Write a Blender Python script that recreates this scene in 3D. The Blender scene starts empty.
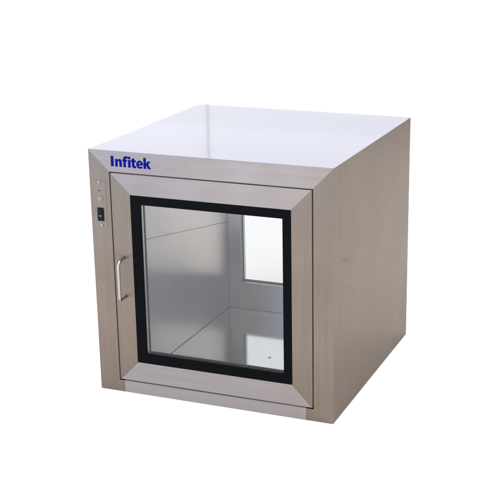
import bpy, bmesh, math, random
from mathutils import Vector, Matrix
random.seed(4)
S = 0.70                      # metres per unit: one unit is the cabinet's width
D, H = 1.0078, 0.9960         # depth and height of the cabinet in units
sc = bpy.context.scene
col = sc.collection

# ------------------------------------------------------------------ materials
def new_mat(name):
    m = bpy.data.materials.new(name); m.use_nodes = True
    nt = m.node_tree; nt.nodes.clear()
    out = nt.nodes.new('ShaderNodeOutputMaterial')
    return m, nt, out

def N(nt, kind, **kw):
    n = nt.nodes.new(kind)
    for k, v in kw.items(): setattr(n, k, v)
    return n

def math_node(nt, op, a, b=None, clamp=False):
    n = N(nt, 'ShaderNodeMath', operation=op, use_clamp=clamp)
    for i, v in enumerate((a, b)):
        if v is None: continue
        if isinstance(v, (int, float)): n.inputs[i].default_value = v
        else: nt.links.new(v, n.inputs[i])
    return n.outputs[0]

def spot_mask(nt, pos, centre, radii, soft=1.0):
    """1 inside an ellipsoid round centre (object space, metres), fading to 0 at its edge"""
    s = N(nt, 'ShaderNodeVectorMath', operation='SUBTRACT'); nt.links.new(pos, s.inputs[0]); s.inputs[1].default_value = centre
    d = N(nt, 'ShaderNodeVectorMath', operation='DIVIDE'); nt.links.new(s.outputs[0], d.inputs[0]); d.inputs[1].default_value = radii
    l = N(nt, 'ShaderNodeVectorMath', operation='LENGTH'); nt.links.new(d.outputs[0], l.inputs[0])
    r = N(nt, 'ShaderNodeMapRange'); nt.links.new(l.outputs['Value'], r.inputs[0])
    r.inputs[1].default_value = 1.0; r.inputs[2].default_value = 1.0 - soft; r.inputs[3].default_value = 0; r.inputs[4].default_value = 1
    return r.outputs[0]

def steel(name, base, rough, aniso=0.0, streak=0.05, mottle=0.08, wave=0.0, marks=(), edge=(0.85, 0.85, 0.85)):
    m, nt, out = new_mat(name)
    L = nt.links.new
    p = N(nt, 'ShaderNodeBsdfPrincipled'); L(p.outputs[0], out.inputs[0])
    p.inputs['Metallic'].default_value = 1.0
    p.inputs['Specular Tint'].default_value = (*edge, 1)
    uv = N(nt, 'ShaderNodeUVMap', uv_map='UVMap')
    tc = N(nt, 'ShaderNodeTexCoord')
    # fine lines along the brush direction (v), dense across it (u)
    mp = N(nt, 'ShaderNodeMapping'); L(uv.outputs[0], mp.inputs[0]); mp.inputs['Scale'].default_value = (420, 5, 1)
    n1 = N(nt, 'ShaderNodeTexNoise'); L(mp.outputs[0], n1.inputs['Vector']); n1.inputs['Scale'].default_value = 1; n1.inputs['Detail'].default_value = 3
    mp2 = N(nt, 'ShaderNodeMapping'); L(uv.outputs[0], mp2.inputs[0]); mp2.inputs['Scale'].default_value = (70, 1.5, 1)
    n2 = N(nt, 'ShaderNodeTexNoise'); L(mp2.outputs[0], n2.inputs['Vector']); n2.inputs['Scale'].default_value = 1; n2.inputs['Detail'].default_value = 2
    n3 = N(nt, 'ShaderNodeTexNoise'); L(tc.outputs['Object'], n3.inputs['Vector']); n3.inputs['Scale'].default_value = 7; n3.inputs['Detail'].default_value = 4
    f1 = math_node(nt, 'MULTIPLY', math_node(nt, 'SUBTRACT', n1.outputs[0], 0.5), streak * 2)
    f2 = math_node(nt, 'MULTIPLY', math_node(nt, 'SUBTRACT', n2.outputs[0], 0.5), streak * 1.5)
    f3 = math_node(nt, 'MULTIPLY', math_node(nt, 'SUBTRACT', n3.outputs[0], 0.5), mottle * 2)
    f = math_node(nt, 'ADD', math_node(nt, 'ADD', f1, f2), math_node(nt, 'ADD', f3, 1.0))
    for centre, radii, gain, soft in marks:           # darker and paler marks with a place of their own
        mk = spot_mask(nt, tc.outputs['Object'], [c * S for c in centre], [r * S for r in radii], soft)
        f = math_node(nt, 'MULTIPLY', f, math_node(nt, 'ADD', math_node(nt, 'MULTIPLY', mk, gain - 1.0), 1.0))
    vm = N(nt, 'ShaderNodeVectorMath', operation='SCALE'); vm.inputs[0].default_value = base; L(f, vm.inputs['Scale'])
    L(vm.outputs[0], p.inputs['Base Color'])
    rr = math_node(nt, 'ADD', math_node(nt, 'MULTIPLY', math_node(nt, 'SUBTRACT', n3.outputs[0], 0.5), rough * 0.5), rough)
    L(rr, p.inputs['Roughness'])
    if aniso:
        p.inputs['Anisotropic'].default_value = aniso
        tg = N(nt, 'ShaderNodeTangent', direction_type='UV_MAP', uv_map='UVMap'); L(tg.outputs[0], p.inputs['Tangent'])
    if wave:                                           # slow oil-canning of thin sheet
        n4 = N(nt, 'ShaderNodeTexNoise'); L(tc.outputs['Object'], n4.inputs['Vector']); n4.inputs['Scale'].default_value = 3.2; n4.inputs['Detail'].default_value = 1
        b = N(nt, 'ShaderNodeBump'); b.inputs['Strength'].default_value = 1.0; b.inputs['Distance'].default_value = wave
        L(n4.outputs[0], b.inputs['Height']); L(b.outputs[0], p.inputs['Normal'])
    return m

def plain(name, colour, rough, metallic=0.0, spec=0.5, noise=0.1, scale=60):
    m, nt, out = new_mat(name)
    p = N(nt, 'ShaderNodeBsdfPrincipled'); nt.links.new(p.outputs[0], out.inputs[0])
    p.inputs['Metallic'].default_value = metallic; p.inputs['Roughness'].default_value = rough
    p.inputs['Specular IOR Level'].default_value = spec
    tc = N(nt, 'ShaderNodeTexCoord')
    n = N(nt, 'ShaderNodeTexNoise'); nt.links.new(tc.outputs['Object'], n.inputs['Vector']); n.inputs['Scale'].default_value = scale
    f = math_node(nt, 'ADD', math_node(nt, 'MULTIPLY', math_node(nt, 'SUBTRACT', n.outputs[0], 0.5), noise * 2), 1.0)
    vm = N(nt, 'ShaderNodeVectorMath', operation='SCALE'); vm.inputs[0].default_value = colour; nt.links.new(f, vm.inputs['Scale'])
    nt.links.new(vm.outputs[0], p.inputs['Base Color'])
    return m

def glass(name, tint, refl=0.0175):
    m, nt, out = new_mat(name)
    L = nt.links.new
    lw = N(nt, 'ShaderNodeLayerWeight'); lw.inputs[0].default_value = 0.5
    fac = math_node(nt, 'ADD', math_node(nt, 'MULTIPLY', math_node(nt, 'POWER', lw.outputs['Facing'], 5.0), 0.8), refl, clamp=True)
    tr = N(nt, 'ShaderNodeBsdfTransparent'); tr.inputs[0].default_value = (*tint, 1)
    gl = N(nt, 'ShaderNodeBsdfGlossy'); gl.inputs['Roughness'].default_value = 0.02; gl.inputs[0].default_value = (1, 1, 1, 1)
    mx = N(nt, 'ShaderNodeMixShader'); L(fac, mx.inputs[0]); L(tr.outputs[0], mx.inputs[1]); L(gl.outputs[0], mx.inputs[2]); L(mx.outputs[0], out.inputs[0])
    return m

WARM = (0.238, 0.185, 0.143)
M = {}
M['steel_brushed'] = steel('brushed_stainless', WARM, 0.50, 0.92, 0.12, 0.06)
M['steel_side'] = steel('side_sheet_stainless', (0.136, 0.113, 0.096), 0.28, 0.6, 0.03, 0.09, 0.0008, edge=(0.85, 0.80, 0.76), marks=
    # a short dark dash and a paler streak below it, each a run of overlapping dabs
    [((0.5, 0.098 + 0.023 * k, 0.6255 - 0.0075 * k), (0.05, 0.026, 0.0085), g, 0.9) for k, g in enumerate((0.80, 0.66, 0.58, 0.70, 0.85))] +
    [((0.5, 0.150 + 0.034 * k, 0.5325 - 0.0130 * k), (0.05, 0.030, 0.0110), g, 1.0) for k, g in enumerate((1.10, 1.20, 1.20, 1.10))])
M['steel_top'] = steel('top_sheet_stainless', (0.186, 0.184, 0.190), 0.085, 0.0, 0.01, 0.03, 0.0009, edge=(0.618, 0.625, 0.668))
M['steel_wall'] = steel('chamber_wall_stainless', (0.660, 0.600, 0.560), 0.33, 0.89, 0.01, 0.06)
M['steel_floor'] = steel('chamber_floor_stainless', (0.300, 0.318, 0.340), 0.09, 0.0, 0.01, 0.06)
M['steel_polished'] = steel('polished_stainless', (0.34, 0.315, 0.295), 0.22, 0.0, 0.0, 0.05)
M['steel_screw'] = steel('screw_stainless', (0.22, 0.185, 0.16), 0.4, 0, 0, 0.05)
M['steel_dark'] = steel('dull_dark_steel', (0.12, 0.11, 0.108), 0.4, 0, 0, 0.1)
M['steel_plate'] = steel('control_plate_stainless', (0.245, 0.190, 0.147), 0.50, 0.92, 0.05, 0.05)
M['gasket'] = plain('black_gasket_rubber', (0.0022, 0.0020, 0.0021), 0.6, 0, 0.03)
M['shadow_gap'] = plain('dark_seal_foam', (0.012, 0.010, 0.009), 0.8, 0, 0.2)
M['aluminium'] = plain('spacer_aluminium', (0.60, 0.60, 0.60), 0.4, 1.0)
M['glass'] = glass('door_glass', (0.972, 0.972, 0.967))
M['glass_rear'] = glass('rear_door_glass', (0.888, 0.888, 0.881), 0.012)
M['switch'] = plain('black_switch_plastic', (0.004, 0.004, 0.0045), 0.6, 0, 0.12)
M['mark'] = plain('painted_white_glint', (0.55, 0.55, 0.55), 0.5)
M['button'] = plain('pale_button_plastic', (0.17, 0.145, 0.125), 0.4, 0, 0.2)
M['blue'] = plain('blue_vinyl_lettering', (0.0012, 0.0034, 0.110), 0.7, 0, 0.03, 0.04)
M['ground'] = plain('white_studio_ground', (0.80, 0.80, 0.80), 0.9, 0, 0.1, 0.01, 2)

# ------------------------------------------------------------------ mesh helpers
def add_prism(bm, pts, axis, a0, a1, bevel=0.0):
    """closed polygon pts in the two other axes, extruded along axis from a0 to a1 (units)"""
    def co(p, a):
        return {'x': (a, p[0], p[1]), 'y': (p[0], a, p[1]), 'z': (p[0], p[1], a)}[axis]
    t = bmesh.new()
    v0 = [t.verts.new(Vector(co(p, a0)) * S) for p in pts]
    v1 = [t.verts.new(Vector(co(p, a1)) * S) for p in pts]
    t.faces.new(v0); t.faces.new(v1[::-1])
    n = len(pts)
    for i in range(n): t.faces.new((v0[i], v1[i], v1[(i + 1) % n], v0[(i + 1) % n]))
    bmesh.ops.recalc_face_normals(t, faces=t.faces)
    if bevel: bmesh.ops.bevel(t, geom=list(t.edges), offset=bevel * S, segments=2, affect='EDGES', profile=0.5)
    merge(bm, t)

def merge(bm, t):
    me = bpy.data.meshes.new('tmp'); t.to_mesh(me); t.free(); bm.from_mesh(me); bpy.data.meshes.remove(me)

def add_box(bm, x0, x1, y0, y1, z0, z1, bevel=0.0):
    add_prism(bm, [(x0, z0), (x1, z0), (x1, z1), (x0, z1)], 'y', y0, y1, bevel)

def add_ring(bm, o, i, y0, y1):
    """square ring: outer o=(x0,x1,z0,z1), inner i, as one welded solid"""
    t = bmesh.new()
    def loop(r, y): return [t.verts.new(Vector((x, y, z)) * S) for x, z in ((r[0], r[2]), (r[1], r[2]), (r[1], r[3]), (r[0], r[3]))]
    a, b, c, d = loop(o, y0), loop(i, y0), loop(o, y1), loop(i, y1)
    for k in range(4):
        j = (k + 1) % 4
        t.faces.new((a[k], a[j], b[j], b[k])); t.faces.new((c[k], d[k], d[j], c[j]))
        t.faces.new((a[k], c[k], c[j], a[j])); t.faces.new((b[k], b[j], d[j], d[k]))
    bmesh.ops.recalc_face_normals(t, faces=t.faces)
    merge(bm, t)

def add_disc(bm, x, z, r, y0, y1, seg=32, dome=0.0):
    """round button lying against a y-plane; y0 is its outer face"""
    t = bmesh.new()
    rings = [(r, y1), (r, y0 + 0.3 * (y1 - y0)), (r * 0.82, y0)]
    if dome: rings += [(r * 0.45, y0 - dome)]
    vs = [[t.verts.new(Vector((x + q * math.cos(2 * math.pi * k / seg), y, z + q * math.sin(2 * math.pi * k / seg))) * S) for k in range(seg)] for q, y in rings]
    for a, b in zip(vs, vs[1:]):
        for k in range(seg): t.faces.new((a[k], a[(k + 1) % seg], b[(k + 1) % seg], b[k]))
    t.faces.new(vs[-1]); t.faces.new(vs[0][::-1])
    bmesh.ops.recalc_face_normals(t, faces=t.faces)
    merge(bm, t)

def add_tube(bm, path, r, seg=20):
    t = bmesh.new(); rings = []
    for k, p in enumerate(path):
        a, b = path[max(k - 1, 0)], path[min(k + 1, len(path) - 1)]
        d = (Vector(b) - Vector(a)).normalized()
        u = d.cross(Vector((1, 0, 0)))
        if u.length < 0.1: u = d.cross(Vector((0, 0, 1)))
        u.normalize(); w = d.cross(u)
        rings.append([t.verts.new((Vector(p) + r * (math.cos(q) * u + math.sin(q) * w)) * S) for q in (2 * math.pi * j / seg for j in range(seg))])
    for a, b in zip(rings, rings[1:]):
        for k in range(seg): t.faces.new((a[k], a[(k + 1) % seg], b[(k + 1) % seg], b[k]))
    t.faces.new(rings[0][::-1]); t.faces.new(rings[-1])
    bmesh.ops.recalc_face_normals(t, faces=t.faces)
    for f in t.faces: f.smooth = len(f.verts) == 4
    merge(bm, t)

def set_uv(bm, brush):
    """v runs along the brush direction in every face, u across it; brush is a vector or a function of the face"""
    lay = bm.loops.layers.uv.get('UVMap') or bm.loops.layers.uv.new('UVMap')
    bm.normal_update()
    for f in bm.faces:
        b = Vector(brush(f) if callable(brush) else brush)
        n = f.normal
        if abs(n.dot(b)) > 0.9: b = Vector((0, 0, 1)) if abs(n.z) < 0.7 else Vector((0, 1, 0))
        v = (b - n * n.dot(b)).normalized(); u = n.cross(v)
        for l in f.loops: l[lay].uv = (l.vert.co.dot(u), l.vert.co.dot(v))

def obj(name, bm, mat, parent, brush=(0, 0, 1), label=None):
    set_uv(bm, brush)
    me = bpy.data.meshes.new(name); bm.to_mesh(me); bm.free()
    me.materials.append(mat)
    o = bpy.data.objects.new(name, me); col.objects.link(o)
    if parent: o.parent = parent
    if label: o['label'] = label
    return o

# ------------------------------------------------------------------ setting
bm = bmesh.new()
bmesh.ops.create_grid(bm, x_segments=4, y_segments=4, size=60)
g = obj('ground', bm, M['ground'], None); g['kind'] = 'structure'

# ------------------------------------------------------------------ the cabinet
root = bpy.data.objects.new('pass_through_cabinet', None); col.objects.link(root)
root['label'] = 'stainless steel pass-through cabinet with a black-sealed glass door and blue lettering'
root['category'] = 'cabinet'

T = 0.0035        # sheet thickness
BV = 0.0012
TT = 0.0014       # top sheet
WR = 0.067        # how far the front and rear frames wrap round the sides
bm = bmesh.new(); add_box(bm, -0.5, 0.5, 0, D, H - TT, H, 0.0004)
obj('top_panel', bm, M['steel_top'], root, (1, 0, 0), 'smooth pale reflective top panel')
for s, lab in ((-1, None), (1, 'plain side panel with a small dark dash')):
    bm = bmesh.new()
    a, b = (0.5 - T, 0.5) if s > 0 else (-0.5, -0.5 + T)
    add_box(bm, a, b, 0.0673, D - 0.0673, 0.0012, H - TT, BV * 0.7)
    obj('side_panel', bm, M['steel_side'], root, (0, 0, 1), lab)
bm = bmesh.new(); add_box(bm, -0.5 + T, 0.5 - T, WR, D - WR, 0.003, 0.003 + T)
obj('base_panel', bm, M['steel_side'], root, (0, 1, 0))

X0, X1, Z0, Z1 = -0.413, 0.421, 0.0495, 0.913          # door opening in the front frame
E0, E1, ZT = -0.5, 0.5, H - TT

FD = 0.042
def face_frame(y0, y1, sign):
    """mitred front (or rear) frame: two stiles, a header and a butted bottom rail"""
    f = bpy.data.objects.new('front_frame' if sign > 0 else 'rear_frame', None)
    bv = 0.0009
    def member(name, pts, brush, parent=None, lab=None, y_to=None):
        ya, yb = (y0, y1) if y_to is None else ((y0, y_to) if sign > 0 else (y_to, y1))
        b = bmesh.new(); add_prism(b, pts, 'y', ya, yb, bv)
        o = obj(name, b, M['steel_brushed'], parent, brush, lab)
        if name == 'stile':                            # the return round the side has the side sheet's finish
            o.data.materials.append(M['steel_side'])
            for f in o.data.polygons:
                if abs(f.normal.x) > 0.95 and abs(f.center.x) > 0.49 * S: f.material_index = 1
        return o
    bpy.data.objects.remove(f)
    fr = bmesh.new()
    add_prism(fr, [(E0, ZT), (X0, Z1), (X1, Z1), (E1, ZT)], 'y', *((y0, FD) if sign > 0 else (D - FD, y1)), bv)
    frame = obj('front_frame' if sign > 0 else 'rear_frame', fr, M['steel_brushed'], root, (1, 0, 0))
    member('stile', [(E0, 0.001), (-0.391, 0.001), (-0.391, Z0), (X0, Z0), (X0, Z1), (E0, ZT)], (0, 0, 1), frame)
    member('stile', [(0.391, 0.001), (E1, 0.001), (E1, ZT), (X1, Z1), (X1, Z0), (0.391, Z0)], (0, 0, 1), frame)
    member('bottom_rail', [(-0.391, 0.001), (0.391, 0.001), (0.391, Z0), (-0.391, Z0)], (1, 0, 0), frame, y_to=FD if sign > 0 else D - FD)
    return frame
face_frame(0.0, WR, 1)
face_frame(D - WR, D, -1)

# inner chamber: four liner sheets with a flange behind each door
CX0, CX1, CZ0, CZ1 = -0.352, 0.360, 0.042, 0.925
C0, C1 = FD + 0.0012, D - FD - 0.0012
t = 0.004
bm = bmesh.new()
add_box(bm, CX0 - t, CX0, C0, C1, CZ0 - t, CZ1 + t)
add_box(bm, CX1, CX1 + t, C0, C1, CZ0 - t, CZ1 + t)
add_box(bm, CX0, CX1, C0, C1, CZ1, CZ1 + t)
ch = obj('chamber_liner', bm, M['steel_wall'], root, (0, 0, 1))
bm = bmesh.new(); add_box(bm, CX0, CX1, C0, C1, CZ0 - t, CZ0)
fl = obj('chamber_floor', bm, M['steel_floor'], ch, (0, 1, 0), 'mirror-like steel floor of the chamber')
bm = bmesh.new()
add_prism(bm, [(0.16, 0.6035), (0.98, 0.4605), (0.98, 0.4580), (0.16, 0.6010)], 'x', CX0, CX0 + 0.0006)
obj('painted_reflection', bm, M['steel_dark'], ch)  # painted reflection: dark strip for a line mirrored in the left wall
for xs, sg in ((CX0, 1), (CX1, -1)):
    bm = bmesh.new(); add_prism(bm, [(xs, CZ0), (xs + sg * 0.0026, CZ0), (xs, CZ0 + 0.0026)], 'y', C0, C1)
    obj('joint_sealant', bm, M['shadow_gap'], ch)
bm = bmesh.new(); add_disc(bm, 0.0, 0.0, 0.0070, -0.0012, 0.0, 24)
scr = obj('floor_screw', bm, M['steel_dark'], ch)
scr.rotation_euler = (math.radians(-90), 0, 0); scr.location = (0.062 * S, 0.441 * S, CZ0 * S)
for y0, y1 in ((FD + 0.0002, FD + 0.0010), (D - FD - 0.0010, D - FD - 0.0002)):       # flange that closes the gap behind each door edge
    bm = bmesh.new(); add_ring(bm, (X0 + 0.0004, X1 - 0.0004, Z0 + 0.0004, Z1 - 0.0004), (CX0 - 0.0005, CX1 + 0.0005, 0.055, 0.9), y0, y1)
    obj('door_flange', bm, M['steel_wall'], ch)

def door(name, y_out, sign, parent, label, closed_gap=True):
    """mitred steel door: four frame members, black gasket, double glazing; sign +1 faces -y"""
    g = 0.0050
    ox0, ox1, oz0, oz1 = X0 + g, X1 - g, Z0 + g, Z1 - g
    ix0, ix1, iz0, iz1 = -0.327, 0.335, 0.137, 0.8270
    gx0, gx1, gz0, gz1 = -0.286, 0.3000, 0.1760, 0.7910
    th = 0.038
    Y = lambda d: y_out + sign * d
    def pr(pts, brush, nm, parent, bv=0.0011):
        b = bmesh.new(); add_prism(b, pts, 'y', min(Y(0), Y(th)), max(Y(0), Y(th)), bv)
        return obj(nm, b, M['steel_brushed'], parent, brush)
    dr = pr([(ox0, oz1), (ix0, iz1), (ix1, iz1), (ox1, oz1)], (1, 0, 0), name, parent)
    dr['label'] = label
    pr([(ox0, oz0), (ix0, iz0), (ix1, iz0), (ox1, oz0)], (1, 0, 0), 'door_rail', dr)
    pr([(ox0, oz0), (ox0, oz1), (ix0, iz1), (ix0, iz0)], (0, 0, 1), 'door_stile', dr)
    pr([(ox1, oz0), (ox1, oz1), (ix1, iz1), (ix1, iz0)], (0, 0, 1), 'door_stile', dr)
    b = bmesh.new(); add_ring(b, (ix0, ix1, iz0, iz1), (gx0, gx1, gz0, gz1), *sorted((Y(0.0015), Y(th - 0.012))))
    obj('gasket', b, M['gasket'], dr)
    ho_ = (gx0 - 0.002, gx1 + 0.002, gz0 - 0.002, gz1 + 0.002)
    b = bmesh.new(); add_ring(b, (gx0 - 0.012, gx1 + 0.012, gz0 - 0.012, gz1 + 0.012), ho_, *sorted((Y(th - 0.0115), Y(0.0436))))
    obj('window_reveal', b, M['gasket' if sign > 0 else 'steel_dark'], dr)
    b = bmesh.new(); add_ring(b, (CX0 + 0.0012, CX1 - 0.0012, CZ0 + 0.0015, CZ1 - 0.0012), ho_, *sorted((Y(0.0437), Y(0.0452))))
    sk = obj('inner_skin', b, M['steel_wall'], dr)
    b = bmesh.new(); add_disc(b, -0.3440, 0.164, 0.0045, *((Y(0.0470), Y(0.0452)) if sign < 0 else (Y(0.0470), Y(0.0452))), 20)
    obj('rivet', b, M['steel_polished'], sk)
    for a, c in ((0.0055, 0.0095), (0.0215, 0.0255)):
        b = bmesh.new(); add_box(b, gx0, gx1, *sorted((Y(a), Y(c))), gz0, gz1)
        obj('glass_pane', b, M['glass' if sign > 0 else 'glass_rear'], dr)
    for a, c in ((gx0, gx0 + 0.0022), (gx1 - 0.0022, gx1)):
        b = bmesh.new(); add_box(b, a, c, *sorted((Y(0.011), Y(0.0205))), gz0, gz1)
        obj('glazing_spacer', b, M['aluminium'], dr)
    # foam seal seen as the dark line round the door
    b = bmesh.new(); add_ring(b, (X0 - 0.001, X1 + 0.001, Z0 - 0.001, Z1 + 0.001), (X0 + 0.02, X1 - 0.02, Z0 + 0.02, Z1 - 0.02), *sorted((Y(th + 0.0005), Y(th + 0.0035))))
    obj('door_seal', b, M['shadow_gap'], dr)
    # bent-rod pull handle on the outer face
    hx, hz0, hz1, ho, r = -0.364, 0.412, 0.572, 0.052, 0.0062
    path = []
    def arc(c, r0, a0, a1, n=8):
        return [(hx, Y(-(c[0] + r0 * math.cos(a))), c[1] + r0 * math.sin(a)) for a in (a0 + (a1 - a0) * k / n for k in range(n + 1))]
    R1, R2 = 0.030, 0.012
    path = [(hx, Y(0.002), hz1), (hx, Y(-0.010), hz1)] + arc((ho - R1, hz1 - R1), R1, math.pi / 2, 0) + arc((ho - R2, hz0 + R2), R2, 0, -math.pi / 2) + [(hx, Y(-0.010), hz0), (hx, Y(0.002), hz0)]
    b = bmesh.new(); add_tube(b, path, r)
    obj('handle', b, M['steel_polished'], dr, (0, 0, 1), 'slim bent-rod door handle')
    return dr
door('front_door', 0.0, 1, root, 'glazed front door in a mitred brushed steel frame')
door('rear_door', D, -1, root, 'glazed rear door seen through the chamber')

# control plate on the left stile
bm = bmesh.new(); add_box(bm, -0.4895, -0.4300, -0.0014, 0.0004, 0.684, 0.8745, 0.0005)
pl = obj('control_plate', bm, M['steel_plate'], root, (0, 0, 1))
def part(name, mat, build, parent, label=None):
    b = bmesh.new(); build(b); return obj(name, b, mat, parent, (0, 0, 1), label)
for x, z in ((-0.459, 0.8665), (-0.457, 0.6945)):
    part('screw', M['steel_screw'], lambda b: add_disc(b, x, z, 0.0075, -0.0038, -0.0014, 24, 0.001), pl)
part('indicator_hole', M['switch'], lambda b: add_disc(b, -0.458, 0.8350, 0.0030, -0.0019, -0.0014, 20), pl)
part('push_button', M['button'], lambda b: add_disc(b, -0.4570, 0.8010, 0.0115, -0.0050, -0.0014, 32, 0.0006), pl, 'round pale push button')
sw = part('rocker_switch', M['switch'], lambda b: add_box(b, -0.4705, -0.4430, -0.0045, -0.0014, 0.7130, 0.7660, 0.001), pl, 'black rocker switch')
def rocker(b):
    add_prism(b, [(-0.0045, 0.7180), (-0.0085, 0.7215), (-0.0062, 0.7400), (-0.0100, 0.7590), (-0.0045, 0.7615)], 'x', -0.4660, -0.4475, 0.0005)
part('rocker', M['switch'], rocker, sw)
part('switch_glint', M['mark'], lambda b: add_box(b, -0.4600, -0.4530, -0.0079, -0.0070, 0.7335, 0.7352), sw)  # white dash painted in for the glint on the rocker

# blue lettering: outlines drawn as 2-D polygons, filled and given a vinyl's thickness
def letters():
    cap, xh, w = 0.0405, 0.0300, 0.0105           # cap height, x-height, stem
    polys = []; x = 0.0
    def rect(a, b, c, d): return [(a, b), (c, b), (c, d), (a, d)]
    def bez(p0, p1, p2, n=8): return [((1-t)**2*p0[0]+2*t*(1-t)*p1[0]+t*t*p2[0], (1-t)**2*p0[1]+2*t*(1-t)*p1[1]+t*t*p2[1]) for t in (k/n for k in range(n+1))]
    def put(shapes, adv):
        nonlocal x
        for s in shapes: polys.append([(x + px, pz) for px, pz in s])
        x += adv
    # I
    put([rect(0, 0, 0.0118, cap)], 0.0190)
    # n
    n_w = 0.0285
    out = [(0, 0), (w, 0), (w, 0.0165)] + bez((w, 0.0165), (w, 0.0222), (0.0140, 0.0222)) + bez((0.0140, 0.0222), (0.0180, 0.0222), (0.0180, 0.0165)) + [(0.0180, 0), (n_w, 0)]
    out += [(n_w, 0.0185)] + bez((n_w, 0.0185), (n_w, xh + 0.0008), (0.0190, xh + 0.0008)) + bez((0.0190, xh + 0.0008), (0.0135, xh + 0.0008), (0.0100, 0.0262)) + [(0.0094, xh), (0, xh)]
    put([out], n_w + 0.0030)
    # f
    f = [(0.0040, 0), (0.0145, 0), (0.0145, 0.0225), (0.0205, 0.0225), (0.0205, xh), (0.0145, xh), (0.0145, 0.0312)] + bez((0.0145, 0.0312), (0.0145, 0.0350), (0.0180, 0.0350)) + [(0.0222, 0.0343), (0.0235, 0.0418)]
    f += bez((0.0235, 0.0418), (0.0190, 0.0435), (0.0150, 0.0430)) + bez((0.0150, 0.0430), (0.0040, 0.0425), (0.0040, 0.0320)) + [(0.0040, xh), (0, xh), (0, 0.0225), (0.0040, 0.0225)]
    put([f], 0.0245)
    # i
    dot = [(0.0052 + 0.0062 * math.cos(a), 0.0378 + 0.0052 * math.sin(a)) for a in (2 * math.pi * k / 20 for k in range(20))]
    put([rect(0, 0, w, xh), dot], w + 0.0022)
    # t
    tt = [(0, xh), (0, 0.0225), (0.0040, 0.0225), (0.0040, 0.0110)] + bez((0.0040, 0.0110), (0.0040, -0.0008), (0.0140, -0.0008)) + [(0.0180, -0.0006), (0.0215, 0.0005), (0.0215, 0.0082), (0.0175, 0.0076)] + bez((0.0175, 0.0076), (0.0145, 0.0076), (0.0145, 0.0118)) + [(0.0145, 0.0225), (0.0212, 0.0225), (0.0212, xh), (0.0145, xh), (0.0145, 0.0375), (0.0040, 0.0350), (0.0040, xh)]
    put([tt], 0.0228)
    # e : outer outline with an open terminal, and the eye as a hole
    cx, cz, rx, rz = 0.0145, 0.0149, 0.0145, 0.0158
    e = [(cx + rx * math.cos(a), cz + rz * math.sin(a)) for a in (math.radians(-8 + k * (298 / 30)) for k in range(31))]
    e += [(0.0262, 0.0022), (0.0248, 0.0090)] + bez((0.0248, 0.0090), (0.0200, 0.0066), (0.0155, 0.0068)) + bez((0.0155, 0.0068), (0.0110, 0.0072), (0.0102, 0.0117))
    eye = [(0.0100, 0.0180), (0.0192, 0.0180)] + bez((0.0192, 0.0180), (0.0192, 0.0238), (0.0146, 0.0238)) + bez((0.0146, 0.0238), (0.0106, 0.0238), (0.0100, 0.0180))[:-1]
    put([e, eye], 0.0312)
    # k
    k = [(0, 0), (w, 0), (w, 0.0098), (0.0128, 0.0128), (0.0190, 0), (0.0312, 0), (0.0200, 0.0180), (0.0300, xh), (0.0178, xh), (0.0116, 0.0208), (w, 0.0190), (w, cap + 0.002), (0, cap + 0.002)]
    put([k], 0.0312)
    return polys, x
polys, wid = letters()
cu = bpy.data.curves.new('lettering_outline', 'CURVE'); cu.dimensions = '2D'; cu.fill_mode = 'BOTH'
tx0, tx1, tz0 = -0.4015, -0.2305, 0.9355
kx = (tx1 - tx0) / wid
for q in polys:
    sp = cu.splines.new('POLY'); sp.points.add(len(q) - 1); sp.use_cyclic_u = True
    for pt, (a, b) in zip(sp.points, q): pt.co = ((tx0 + a * kx) * S, (tz0 + b) * S, 0, 1)
cu.extrude = 0.0003
tmp = bpy.data.objects.new('lettering_outline', cu); col.objects.link(tmp)
bpy.context.view_layer.update()
me = bpy.data.meshes.new_from_object(tmp.evaluated_get(bpy.context.evaluated_depsgraph_get()))
bpy.data.objects.remove(tmp)
bm = bmesh.new(); bm.from_mesh(me)
for v in bm.verts: v.co = Vector((v.co.x, -0.0003 - v.co.z, v.co.y))
bmesh.ops.recalc_face_normals(bm, faces=bm.faces)
obj('lettering', bm, M['blue'], root, (0, 0, 1), 'bold blue maker lettering on the header')

# ------------------------------------------------------------------ light
w = bpy.data.worlds.new('World'); sc.world = w; w.use_nodes = True
bg = w.node_tree.nodes['Background']; bg.inputs[0].default_value = (1.0, 1.0, 1.0, 1); bg.inputs[1].default_value = 1.4

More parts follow.
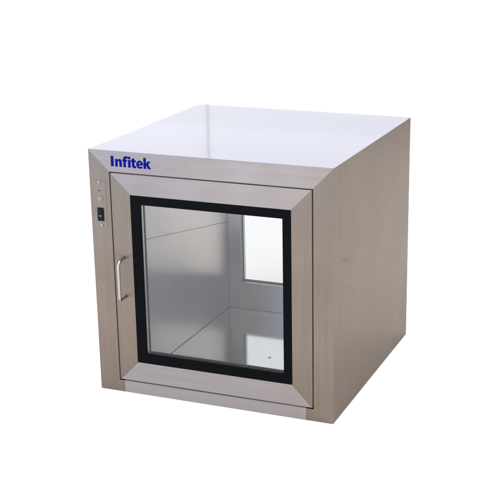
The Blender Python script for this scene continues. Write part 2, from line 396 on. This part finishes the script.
def fill_lamp(name, loc, target, sx, sy, radiance, colour=(1, 1, 1)):
    l = bpy.data.lights.new(name, 'AREA'); l.shape = 'RECTANGLE'; l.size = sx; l.size_y = sy
    l.energy = radiance * math.pi * sx * sy; l.color = colour
    o = bpy.data.objects.new(name, l); col.objects.link(o)
    o.location = loc
    o.rotation_euler = (Vector(target) - Vector(loc)).to_track_quat('-Z', 'Y').to_euler()
    return o
GAP = -1.82                                       # unseen rear lamps added for the top's reflection; the slit leaves its dark streak
for z0, z1, rad in ((0.85, 1.46, 1.55), (1.46, 3.6, 2.05)):
    zc, h = (z0 + z1) / 2, z1 - z0
    fill_lamp('rear_reflection_lamp', (GAP - 0.005 - 2.5, 3.9, zc), (GAP - 2.505, 0, zc), 5.0, h, rad, (0.97, 0.977, 1.0))
    fill_lamp('rear_reflection_lamp', (GAP + 0.005 + 3.75, 3.9, zc), (GAP + 3.755, 0, zc), 7.5, h, rad, (0.97, 0.977, 1.0))
fill_lamp('front_fill', (-1.5, -2.7, 1.35), (-0.1, 0, 0.6), 2.6, 2.4, 6.4, (0.34, 0.56, 1.0))  # unseen blue lamp, added to brighten and cool the horizontal rails
fill_lamp('overhead_fill', (-0.1, -1.0, 2.5), (-0.1, -0.7, 0), 1.6, 1.2, 6.0, (1.0, 0.94, 0.87))  # unseen lamp, added to lift the ground and lower rails in front
fill_lamp('side_fill', (2.2, 0.5, 2.4), (0.9, 0.35, 0), 1.6, 1.6, 4.2, (1.0, 0.98, 0.97))  # unseen lamp, added to brighten the right side and the ground beside it

# ------------------------------------------------------------------ camera
cam = bpy.data.cameras.new('camera'); co = bpy.data.objects.new('camera', cam); col.objects.link(co)
cam.sensor_width = 36; cam.lens = 1207.471 / 500 * 36
cam.shift_x = -0.07944; cam.shift_y = -0.00305      # the photograph is a crop off its optical centre
co.location = (1.86753 * S, -3.95780 * S, 1.98557 * S)
co.rotation_euler = (1.27267, 0.00821, 0.36825)
cam.clip_start = 0.05; cam.clip_end = 500
sc.camera = co

sc.render.engine = 'CYCLES'
sc.cycles.use_denoising = True; sc.cycles.denoising_input_passes = 'RGB_ALBEDO'; sc.cycles.denoising_prefilter = 'ACCURATE'
sc.cycles.max_bounces = 16; sc.cycles.glossy_bounces = 10; sc.cycles.transparent_max_bounces = 40
sc.cycles.sample_clamp_indirect = 8
sc.view_settings.view_transform = 'Standard'; sc.view_settings.look = 'None'
sc.view_settings.exposure = 0; sc.view_settings.gamma = 1
